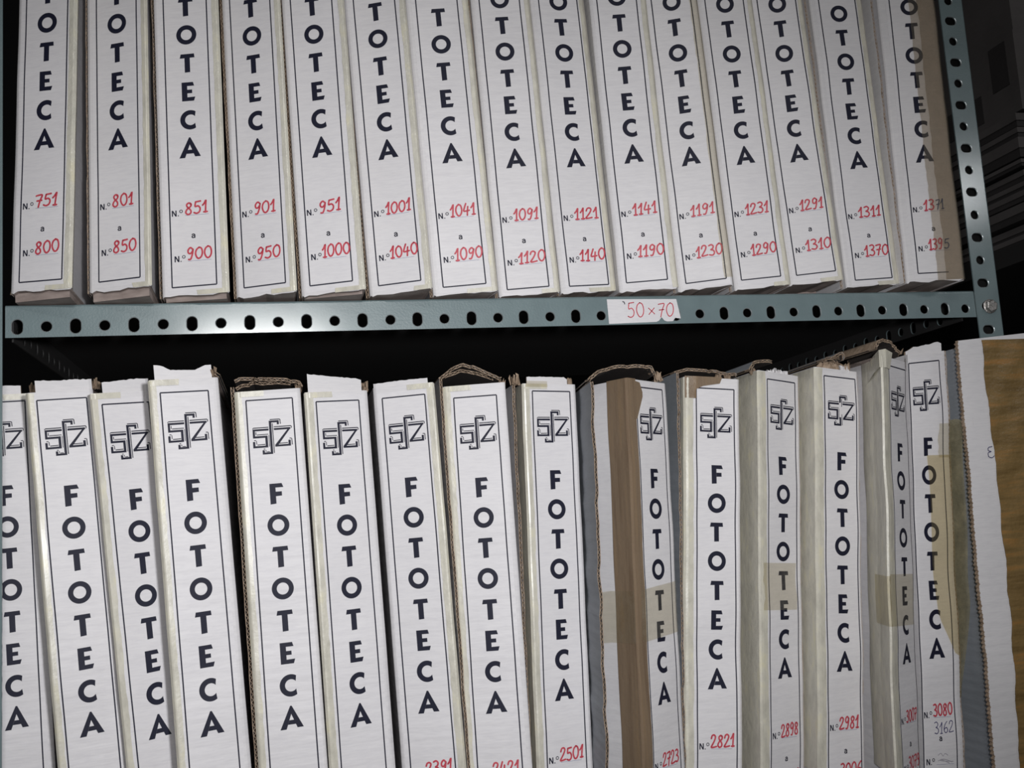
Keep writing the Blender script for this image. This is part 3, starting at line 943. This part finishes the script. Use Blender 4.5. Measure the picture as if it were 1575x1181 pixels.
# ---------------------------------------------------------------- lower row
LOWER = [  # X, Z, yaw, lean, sw, sv, y0, ml, mr, mt, n1, n2
 (-0.0166, -0.0737, 9.0, -2.60, 0.93, 0.9680, 0.0200, .0040, .0110, .0080, None, None),
 (0.0478, -0.0766, 18.01, -4.398, 0.9807, 0.9869, -0.0088, .0095, .0065, .0085, None, None),
 (0.1092, -0.0831, 24.07, -4.737, 0.9824, 0.9940, -0.0082, .0112, .0012, .0120, None, None),
 (0.1703, -0.0777, 14.69, -3.245, 0.9838, 0.9993, -0.0420, .0107, .0110, .0135, None, None),
 (0.2534, -0.0843, 2.09, -2.032, 1.0015, 1.0012, -0.0084, .0107, .0091, .0100, None, None),
 (0.3253, -0.0881, 13.53, -1.752, 0.9896, 1.0054, -0.0033, .0120, .0105, .0105, '2341', None),
 (0.3983, -0.0839, -16.18, -1.734, 0.9958, 1.0067, 0.0100, .0092, .0112, .0125, '2391', None),
 (0.4767, -0.0885, -14.94, -0.572, 0.9978, 1.0093, -0.0011, .0108, .0112, .0135, '2421', None),
 (0.5679, -0.0842, 9.70, 1.465, 0.9833, 1.0101, 0.0101, .0118, .0083, .0085, '2501', None),
 (0.6700, -0.0905, 32.53, 1.949, 0.9838, 1.0110, -0.0355, .0172, .0083, .0080, '2723', None),
 (0.7655, -0.0892, -1.44, 5.088, 0.9776, 1.0093, 0.0012, .0150, .0073, .0125, '2821', None),
 (0.8456, -0.0840, 21.19, 5.196, 0.9826, 1.0077, -0.0080, .0150, .0083, .0090, '2898', '2980'),
 (0.9188, -0.0830, 11.04, 5.627, 0.9761, 1.0056, -0.0149, .0135, .0058, .0095, '2981', '3006'),
 (0.9721, -0.0789, 33.8, 4.860, 0.9350, 0.9937, -0.0520, .0180, .0030, .0100, '3007', '3079'),
 (1.0195, -0.0706, 6.46, 4.625, 0.9450, 1.0182, -0.0360, .0006, .0095, .0110, '3080', None),
]
LL = [
 'white FOTOTECA carton cut by the left picture edge, partly behind the left post',
 'white FOTOTECA carton with low white flap, second from the left on the lower shelf',
 'white FOTOTECA carton tucked behind its right neighbour with the tall raised flap',
 'white FOTOTECA carton standing forward with a tall raised white flap',
 'white FOTOTECA carton with torn brown open top, beside the carton with tall white flap',
 'white FOTOTECA carton with white flap sloping down to the right, left of 2391',
 'white FOTOTECA carton marked 2391 in red with a low flat white flap',
 'white FOTOTECA carton marked 2421 with a gable-like lifted lid',
 'white FOTOTECA carton marked 2501 with taped white flap on the lower shelf',
 'white FOTOTECA carton marked 2723 with a wide vertical brown tape on its left side',
 'white FOTOTECA carton marked 2821 with brown tape patch on the top left corner',
 'white FOTOTECA carton marked 2898 with yellowed taped left side',
 'white FOTOTECA carton marked 2981 a 3006 with shredded brown top flaps',
 'turned white FOTOTECA carton marked 3007 with narrow front and bent taped corner',
 'white FOTOTECA carton marked 3080 with tan tape hanging from its right edge',
]
for i, (X, Z, yaw, lean, sw, sv, y0, ml, mr, mtm, n1, n2) in enumerate(LOWER):
    c = Carton('L', X, Z, yaw, lean, sw, sv, y0, ml, mr, mtm, .011, SHELF_L + .0022, seed=300 + i, vshear=.16 if i == 14 else 0.0,
               warp=.0007 if i < 9 else .0010, bend={9: (.05, -.0255), 13: (.055, .016), 3: (.03, .010)}.get(i))
    # stand the lowest corner on the shelf
    low = min(c.F(c.uL, c.vbot).z, c.F(c.uR, c.vbot).z)
    c.vbot -= low / math.cos(c.lean) - .0016
    root = thing('archive_carton', c.root_loc, LL[i], 'carton', 'lower row of FOTOTECA cartons')
    make_body(c, root, 'carton')
    lab = make_label(c, root, n1, n2)
    rr = c.rr
    H = c.vtop
    # yellowed tape down the left edge
    if i not in (9,):
        t = MB()
        wf = {5: .0085, 6: .0, 8: .008, 10: .0105, 11: .0115, 12: .0105, 13: .0150, 14: 0.0}.get(i, .0072)
        ws = {8: .03, 11: .055, 12: .05, 13: .066}.get(i, .008)
        if wf: strip(t, c, -1, wf, ws, c.vbot + .05, c.vtop - .0008, 'tape'); t.build('tape_strip', root)['label'] = 'yellowed tape down the left edge'
    if i == 6:
        t = MB(); strip(t, c, 1, .0085, .01, c.vbot + .05, c.vtop - .001, 'tape'); t.build('tape_strip', root)['label'] = 'yellowed tape down the right edge'
    if i in (0, 2, 3, 4, 5, 6, 7, 8):
        t = MB(); a, b_ = (c.uL + .001, c.uL + .030)
        if i in (0, 6): a, b_ = c.uR - .030, c.uR - .001
        patch(t, c, a, b_, c.vtop - .0062, c.vtop - .0002, 'tape', .0013, .001); t.build('top_tape', root)['label'] = 'short yellowed tape at the top corner'
    u0, u1 = c.uL, c.uR
    if i == 0:
        make_flap(c, root, [(u0, .009), (u0 + .03, .010), (.018, .009)], .004)
        make_torn(c, root, u1 - .004, .006, (.014, .007), .004, 11)
    if i == 1:
        make_flap(c, root, [(u0 + .008, .0125), (0, .0118), (u1 - .001, .0115)], .004)
        make_torn(c, root, u1 + .001, .008, (.009, .008), .004, 12)
    if i == 2:
        make_flap(c, root, [(u0 + .012, .0115), (.01, .0135), (u1, .0140)], .004)
    if i == 3:
        make_flap(c, root, [(u0 + .006, .0150), (u0 + .012, .0148), (u0 + .022, .0098), (.012, .0088), (u1 - .012, .0135), (u1 - .006, .0135)], .003, ragged=.0003, lean_back=-.05)
        make_torn(c, root, u1 - .003, .008, (.006, .007), .002, 13)
        make_roof(c, root, [(u1 - .004, .004), (u1 + .0005, .001)], .003, .40, 'shaded_side', 'shaded_side', edge=False, name='side_flap')
    if i == 4:
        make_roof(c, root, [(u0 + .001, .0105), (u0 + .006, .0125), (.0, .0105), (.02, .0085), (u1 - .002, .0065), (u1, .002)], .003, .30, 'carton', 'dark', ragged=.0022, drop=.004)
        make_roof(c, root, [(u0 + .002, .0030), (u0 + .008, .0060), (u0 + .02, .0085), (.010, .0072), (u1 - .01, .0050)], .010, .28, 'kraft', 'dark', ragged=.002, name='inner_flap')
        make_torn(c, root, u1 - .002, .003, (.006, .006), .003, 14)
        make_panel(c, root, -1, .0006, .002, th=.0036, v1=c.vtop + .006)
    if i == 5:
        make_flap(c, root, [(u0 + .004, .020), (u0 + .009, .0195), (u0 + .03, .0168), (u1 - .012, .0138), (u1 - .006, .0120)], .003, ragged=.0003)
        make_torn(c, root, u1 - .003, .006, (.006, .007), .002, 15)
    if i == 6:
        make_flap(c, root, [(u0 + .001, .0050), (.0, .0060), (u1 - .006, .0060)], .004, ragged=.0003)
    if i == 7:
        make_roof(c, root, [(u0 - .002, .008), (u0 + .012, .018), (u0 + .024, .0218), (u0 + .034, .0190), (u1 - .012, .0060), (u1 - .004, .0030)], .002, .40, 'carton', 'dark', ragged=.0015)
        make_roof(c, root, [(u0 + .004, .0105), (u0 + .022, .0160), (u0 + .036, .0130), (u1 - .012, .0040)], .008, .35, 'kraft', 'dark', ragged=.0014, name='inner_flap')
        make_panel(c, root, -1, .0026, -.012, th=.0030, v1=c.vtop + .008, tilt=-.010)
        make_torn(c, root, u1 - .003, .002, (.006, .004), .002, 16, 3)
    if i == 8:
        make_flap(c, root, [(u0 + .006, .008), (u0 + .02, .0085), (u1 - .014, .0085), (u1 - .010, .006)], .003, ragged=.0003)
        make_torn(c, root, u0 - .004, .006, (.012, .010), .003, 17); make_torn(c, root, u1 - .006, .005, (.012, .005), .003, 18)
        make_panel(c, root, -1, .0060, .010, th=.0032, jit=.0007, tilt=-.007)
        t = MB(); patch(t, c, u0 + .004, u0 + .03, c.vtop - .004, c.vtop + .003, 'clear', .0016); t.build('clear_tape', root)
    if i == 9:
        make_roof(c, root, [(-.0400, -.003), (-.0290, .006), (-.0150, .0115), (.010, .0128), (.030, .0120), (.0335, .004)], .001, .12, 'shaded_side', 'dark', ragged=.0020, flat=True, skew=.13)
        make_panel(c, root, -1, .0370, -.001, th=.0032, outer='shaded_side', v1=c.vtop - .002, jit=.0010, skew=.11, length=.135)
        make_torn(c, root, u1 - .012, .008, (.010, .007), -.004, 19, 4)
        # brown parcel tape over the left corner
        t = MB(); strip(t, c, -1, .0150, .025, c.vbot + .02, c.vtop + .0008, 'brown', .0014, .0003); t.build('brown_tape', root)['label'] = 'wide brown packing tape over the corner'
        t = MB()
        rows = []
        for k in range(9):
            v = c.vtop - .002 - k * .0052
            rows.append([c.F(c.uL + .012, v, .0018), c.F(c.uL + .016, v, .0018), c.F(c.uL + .028 - abs(k - 2.5) * .0022, v - .001, .0018)])
        grid_faces(t, rows[::-1], 'brown'); t.build('brown_tape_end', root)
        # clear tape wrapped round
        t = MB(); rows = []
        for k in range(13):
            v = -.2215 - k * .0046
            r = [c.S(-1, .062 - .006 * math.sin(k / 12 * 3.14), v - .006 + .002 * math.sin(k), .001), c.S(-1, .045, v - .002, .0025), c.S(-1, .03, v, .0026), c.S(-1, -.0005, v, .0024)]
            r += [c.F(c.uL + (c.uR - c.uL) * t_ / 6, v + .0035 * t_ / 6 * 2, .0024 + rr.uniform(0, .0012)) for t_ in range(1, 7)]
            rows.append(r)
        grid_faces(t, rows[::-1], 'clear'); t.build('clear_tape', root)['label'] = 'wrinkled clear tape wrapped across the middle'
    if i == 10:
        make_panel(c, root, -1, .0090, -.010, th=.0030, outer='shaded_side', v1=c.vtop + .004, jit=.0009, tilt=-.017)
        make_roof(c, root, [(u0 - .009, .003), (u0 + .006, .0075), (.0, .0070), (u1 - .004, .0050), (u1, .003)], .003, .30, 'carton', 'dark', ragged=.002)
        t = MB(); rows = []
        for k in range(8):
            f = k / 7
            v = c.vtop + .001 - f * .026
            rows.append([c.F(c.uL + .0005, v, .0020), c.F(c.uL + .014, v, .0020), c.F(c.uL + .046 - (.034 * min(1, f * 1.6) if f > .3 else f * .01), v, .0020)])
        grid_faces(t, rows[::-1], 'brown'); t.build('brown_tape', root)['label'] = 'torn brown tape patch at the top left corner'
        make_torn(c, root, .012, .004, (.014, .004), .004, 20, 4)
    if i == 11:
        make_roof(c, root, [(u0 - .008, -.001), (u0 - .002, .007), (u0 + .010, .0115), (u0 + .026, .0115)], .002, .18, 'shaded_side', 'dark', ragged=.0024)
        make_torn(c, root, .002, .004, (.03, .005), .004, 21, 7, 'carton')
        make_panel(c, root, 1, .0002, .004, th=.0024, length=.05)
        t = MB(); patch(t, c, u0 + .006, .021, -.266, -.213, 'clear', .0020, .0015); t.build('clear_tape', root)['label'] = 'clear tape across the lettering'
        make_torn(c, root, u0 + .001, .003, (.006, .008), .004, 31, 3)
    if i == 12:
        make_roof(c, root, [(u0 + .014, .0085), (-.004, .0125), (-.001, .0165), (u1 - .025, .0190), (u1 - .023, .013)], -.001, .13, 'shaded_side', 'dark', ragged=.004, drop=-.002)
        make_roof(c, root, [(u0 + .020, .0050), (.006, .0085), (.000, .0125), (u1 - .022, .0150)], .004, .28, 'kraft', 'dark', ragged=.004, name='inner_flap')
        make_torn(c, root, -.003, .006, (.034, .008), .003, 22, 9); make_torn(c, root, u1 - .016, .004, (.008, .016), .001, 23, 6)
        make_torn(c, root, .008, .004, (.03, .006), -.001, 24, 3, 'carton', 'torn_liner')
        make_panel(c, root, 1, .0003, .004, th=.0024, length=.05, v0=c.vbot + .12)
    if i == 13:
        make_roof(c, root, [(u0 - .006, .006), (u0 - .001, .014), (u0 + .010, .0185), (u0 + .026, .0170), (u0 + .042, .0105), (u0 + .050, .0060)], .000, .10, 'kraft', 'dark', ragged=.002)
        t = MB(); patch(t, c, c.uL + .002, c.uR - .004, -.295, -.238, 'clear', .0020, .0015); t.build('clear_tape', root)['label'] = 'clear tape across the lettering'
        t = MB(); strip(t, c, -1, .003, .05, -.295, -.240, 'clear', .0020); t.build('side_tape', root)
        # bent taped top corner
        t = MB(); rows = []
        for k in range(7):
            f = k / 6
            v = c.vtop + .006 - f * .02
            rows.append([c.S(-1, .045, v - .012, .003), c.S(-1, .020, v - .004, .003), c.S(-1, -.002, v, .003), c.F(c.uL + .008, v + .002 * (1 - f), .003), c.F(c.uL + .017 + .006 * (1 - f), v - .001, .003 + .002 * (1 - f))])
        grid_faces(t, rows[::-1], 'tape'); t.build('corner_tape', root)['label'] = 'yellowed tape folded over the top corner'
    if i == 14:
        make_flap(c, root, [(u0, .004), (u0 + .012, .0085), (.010, .0100), (u1 - .006, .0125), (u1 - .001, .010)], .004, ragged=.0005)
        make_torn(c, root, u0 + .004, .010, (.024, .008), .03, 25, 6)
        make_panel(c, root, 1, .0003, .001, th=.0028, length=.05)
        t = MB(); patch(t, c, u1 - .016, u1, -.115, -.075, 'clear', .0020, .002); t.build('clear_tape', root)['label'] = 'small clear tape on the right edge'
        # tan tape down the right edge
        t = MB(); rows = []
        for k in range(21):
            f = k / 20
            v = -.112 - f * .232
            ul = u1 - (.034 - .006 * f) + .0013 * math.sin(9 * f) + (0 if f < .82 else (f - .82) * .115)
            rows.append([c.F(ul + (u1 - ul) * q / 4, v + .004 * (1 - q / 4) * (1 if f > .7 else 0), .0022) for q in range(5)])
        grid_faces(t, rows[::-1], 'tan'); t.build('tan_tape', root)['label'] = 'tan translucent tape on the right edge'
        # loose tail hanging off the edge
        t = MB(); rows = []
        n_ = 26
        for k in range(n_ + 1):
            f = k / n_
            v = -.072 - f * .318
            wd = .036 * (1 if f < .66 else max(.02, 1 - (f - .66) / .34))
            rows.append([c.F(u1 - .001, v, .003) + Vector((.0048 * (wd / .036) * q / 5, -.018 * (wd / .036) * q / 5 + .0008 * math.sin(q * 1.1 + 15 * f), .002 * math.sin(11 * f + q) * q / 5)) for q in range(6)])
        grid_faces(t, rows[::-1], 'dusty'); t.build('tape_tail', root, smooth=True)['label'] = 'dusty tape tail hanging past the right edge'
        q = MB(); put(q, c, number('3162', -.0080, .0200, -.4215, .0120, .0009), 'pen', .00095, 0, 0); q.build('pen_number', lab)['label'] = 'dark pen number 3162'
        q = MB()
        for pts in ([(-.004, -.4445), (.000, -.4425), (.003, -.4455), (.006, -.4430), (.010, -.4450)], [(-.004, -.4505), (.004, -.4490), (.016, -.4525)], [(-.002, -.4500), (.008, -.4515), (.018, -.4520)], [(.000, -.4490), (.012, -.4535)]):
            put(q, c, stroke(pts, .0007), 'faint', .00095, 0, 0)
        q.build('pencil_scribble', lab)['label'] = 'faint grey scribble'

# ---------------------------------------------------------------- large carton at the right end, open flap in front of the post
base = Vector((1.060, -.058, SHELF_L))
root = thing('open_carton', base, 'large cardboard carton with amber packing tape standing before the right post', 'carton')
def line(a, b, f): return Vector(a) + (Vector(b) - Vector(a)) * f
Lt, Lb = at(1473, 524, -.060), at(1531.5, 1181, -.060)
dirL = (Lb - Lt); Lb = Lt + dirL * ((SHELF_L - Lt.z) / dirL.z)
Rt = at(1640, 505, -.060); Rb = Rt + dirL * ((SHELF_L - Rt.z) / dirL.z)
rr = random.Random(77)
N = 110
mb = MB()
left = [line(Lt, Lb, k / N) + Vector((rr.uniform(-.0006, .0006) , .0008 * math.sin(k * .15), 0)) - base for k in range(N + 1)]
right = [line(Rt, Rb, k / N) + Vector((0, .0008 * math.sin(k * .15), 0)) - base for k in range(N + 1)]
rows = [[l + (r - l) * q / 8 for q in range(9)] for l, r in zip(left, right)]
th = Vector((0, .0042, 0))
grid_faces(mb, rows[::-1], 'carton')
grid_faces(mb, [[p + th for p in r] for r in rows], 'board')
for pa in ([r[0] for r in rows], [r[-1] for r in rows], rows[0], rows[-1]):
    grid_faces(mb, [[p, p + th] for p in pa], 'kraft')
mb.build('front_flap', root)
# raw corrugated edge
mb = MB()
fine = [left[j] + (left[j + 1] - left[j]) * (q / 6) for j in range(N) for q in range(6)]
med = [p + Vector((-.0010 + .0009 * math.sin(k * 1.05) + rr.uniform(-.0003, .0003), -.0004, 0)) for k, p in enumerate(fine)]
mb.sheet(med, Vector((0, .0046, 0)), Vector((.0007, 0, 0)), 'kraft'); mb.build('raw_edge', root)
# body standing behind the flap, left of the post
mb = MB()
A = [p + Vector((.0090, .006, 0)) for p in left if p.z > .012]
wid = 1.1195 - max(p.x + base.x for p in left)
wid = max(.03, wid - .002)
def ring_pts(p): return [p, p + Vector((wid, 0, 0)), p + Vector((wid, .60, 0)), p + Vector((0, .60, 0))]
R_ = [ring_pts(p + Vector((0, 0, -.006))) for p in A[::10] + [A[-1]]]
for a, b_ in zip(R_, R_[1:]):
    for k in range(4):
        j = (k + 1) % 4
        mb.add([a[k], a[j], b_[j], b_[k]], [(0, 3, 2, 1)], 'shaded_side')
mb.add(R_[0], [(0, 1, 2, 3)], 'shaded_side'); mb.add(R_[-1], [(3, 2, 1, 0)], 'shaded_side')
mb.build('body', root)['label'] = 'grey shaded left side of the carton'
# amber tape over the flap's right part
mb = MB(); rows = []
for k in range(N + 1):
    f = k / N
    l, r = left[k], right[k]
    e = at(1508.5 + 60 * min(1.3, max(0, (l.z + base.z + .048) / -.49)) + 2.2 * math.sin(k * .31) * (1 if k % 7 else 1.6), 600, -.060).x - base.x
    zw = l.z + base.z
    xw = 1.0823 - .0035 * (-.0475 - zw) / .2763 if zw > -.3238 else 1.0788 - .0135 * (-.3238 - zw) / .2163
    p0 = Vector((xw - base.x + .0010 * math.sin(k * .5) + rr.uniform(-.0004, .0004), l.y - .0016, l.z))
    rows.append([p0 + Vector(((r.x - p0.x) * q / 10, -.0008 * math.sin(q * 1.7 + k * .4) * .6, 0)) for q in range(11)])
grid_faces(mb, rows[::-1], 'amber'); mb.build('packing_tape', root)['label'] = 'crinkled amber packing tape'
# handwriting: a curly mark
mb = MB()
o_ = at(1521, 700, -.063)
for pts in ([(.006, .010), (.001, .009), (.0005, .0055), (.004, .0042), (.000, .003), (.0000, -.0015), (.004, -.003), (.0075, -.001)],):
    for p in stroke(pts, .0008):
        mb.add([Vector((o_.x + a, -.0627, o_.z + b)) - base for a, b in p], [list(range(len(p)))], 'pen')
mb.build('pen_mark', root)['label'] = 'small dark pen mark'

# ---------------------------------------------------------------- neighbouring stacks at the far right
zlines = [389, 370, 345, 328, 313, 296, 284, 254, 238, 217]
zz = [at(1519, y, .38).z for y in zlines]
zz = [zz[0] - .018] + zz
k = 0
rot = math.radians(-4)
stack_base = thing  # noqa
labels = 'dark flat archive box stacked beyond the right post'
for a, b_ in zip(zz, zz[1:]):
    k += 1
    off = random.Random(k).uniform(-.012, .012)
    x0 = at(1566, 300, .27).x - .002 + off
    loc = Vector((x0, .25 + off, a))
    h = b_ - a - .0035
    r = thing('flat_archive_box', loc, labels, 'box', 'flat boxes in the stack at far right')
    mb = MB(); mb.box((0, 0, 0), (.50, .70, h * .80), 'flatdark'); mb.build('tray', r)
    mb = MB(); mb.box((-.003, -.003, h * .45), (.503, .703, h), 'flat'); mb.build('lid', r)
zt = zz[-1]
loc = Vector((at(1566, 300, .27).x + .004, .24, zt))
r = thing('large_archive_box', loc, 'big dark taped carton on top of the flat boxes at far right', 'box')
mb = MB(); mb.box((0, 0, 0), (.5, .7, .135), 'flat'); mb.build('body', r)
mb = MB(); mb.box((-.0012, .02, .05), (0, .06, .125), 'flatdark'); mb.box((-.0012, .09, .012), (0, .3, .06), 'flatdark'); mb.build('tape_patch', r)
loc2 = loc + Vector((.01, .01, .1365))
r = thing('upper_archive_box', loc2, 'topmost big dark carton at the upper right corner beyond the post', 'box')
mb = MB(); mb.box((0, 0, 0), (.5, .7, .20), 'flat'); mb.build('body', r)
mb = MB(); mb.box((-.003, -.003, .15), (.503, .703, .2015), 'flatdark'); mb.build('lid', r)
# the rack that carries those stacks
zb = zz[0]
r = thing('neighbouring_rack', (loc.x - .03, .2, -1.6), 'shaded steel rack carrying the stacked boxes beyond the right post', 'shelving')
mb = MB(); mb.box((0, 0, zb + 1.6 - .03), (.62, .85, zb + 1.6 - .0006), 'steel'); mb.build('shelf_tray', r)
for px, py in ((.56, -.04), (.56, .85), (-.04, .85)):
    mb = MB(); mb.box((px, py, 0), (px + .04, py + .04, 2.2), 'steel'); mb.build('post', r)
mb = MB(); mb.box((-.02, .81, 0), (.62, .85, .02), 'steel'); mb.build('foot_rail', r)
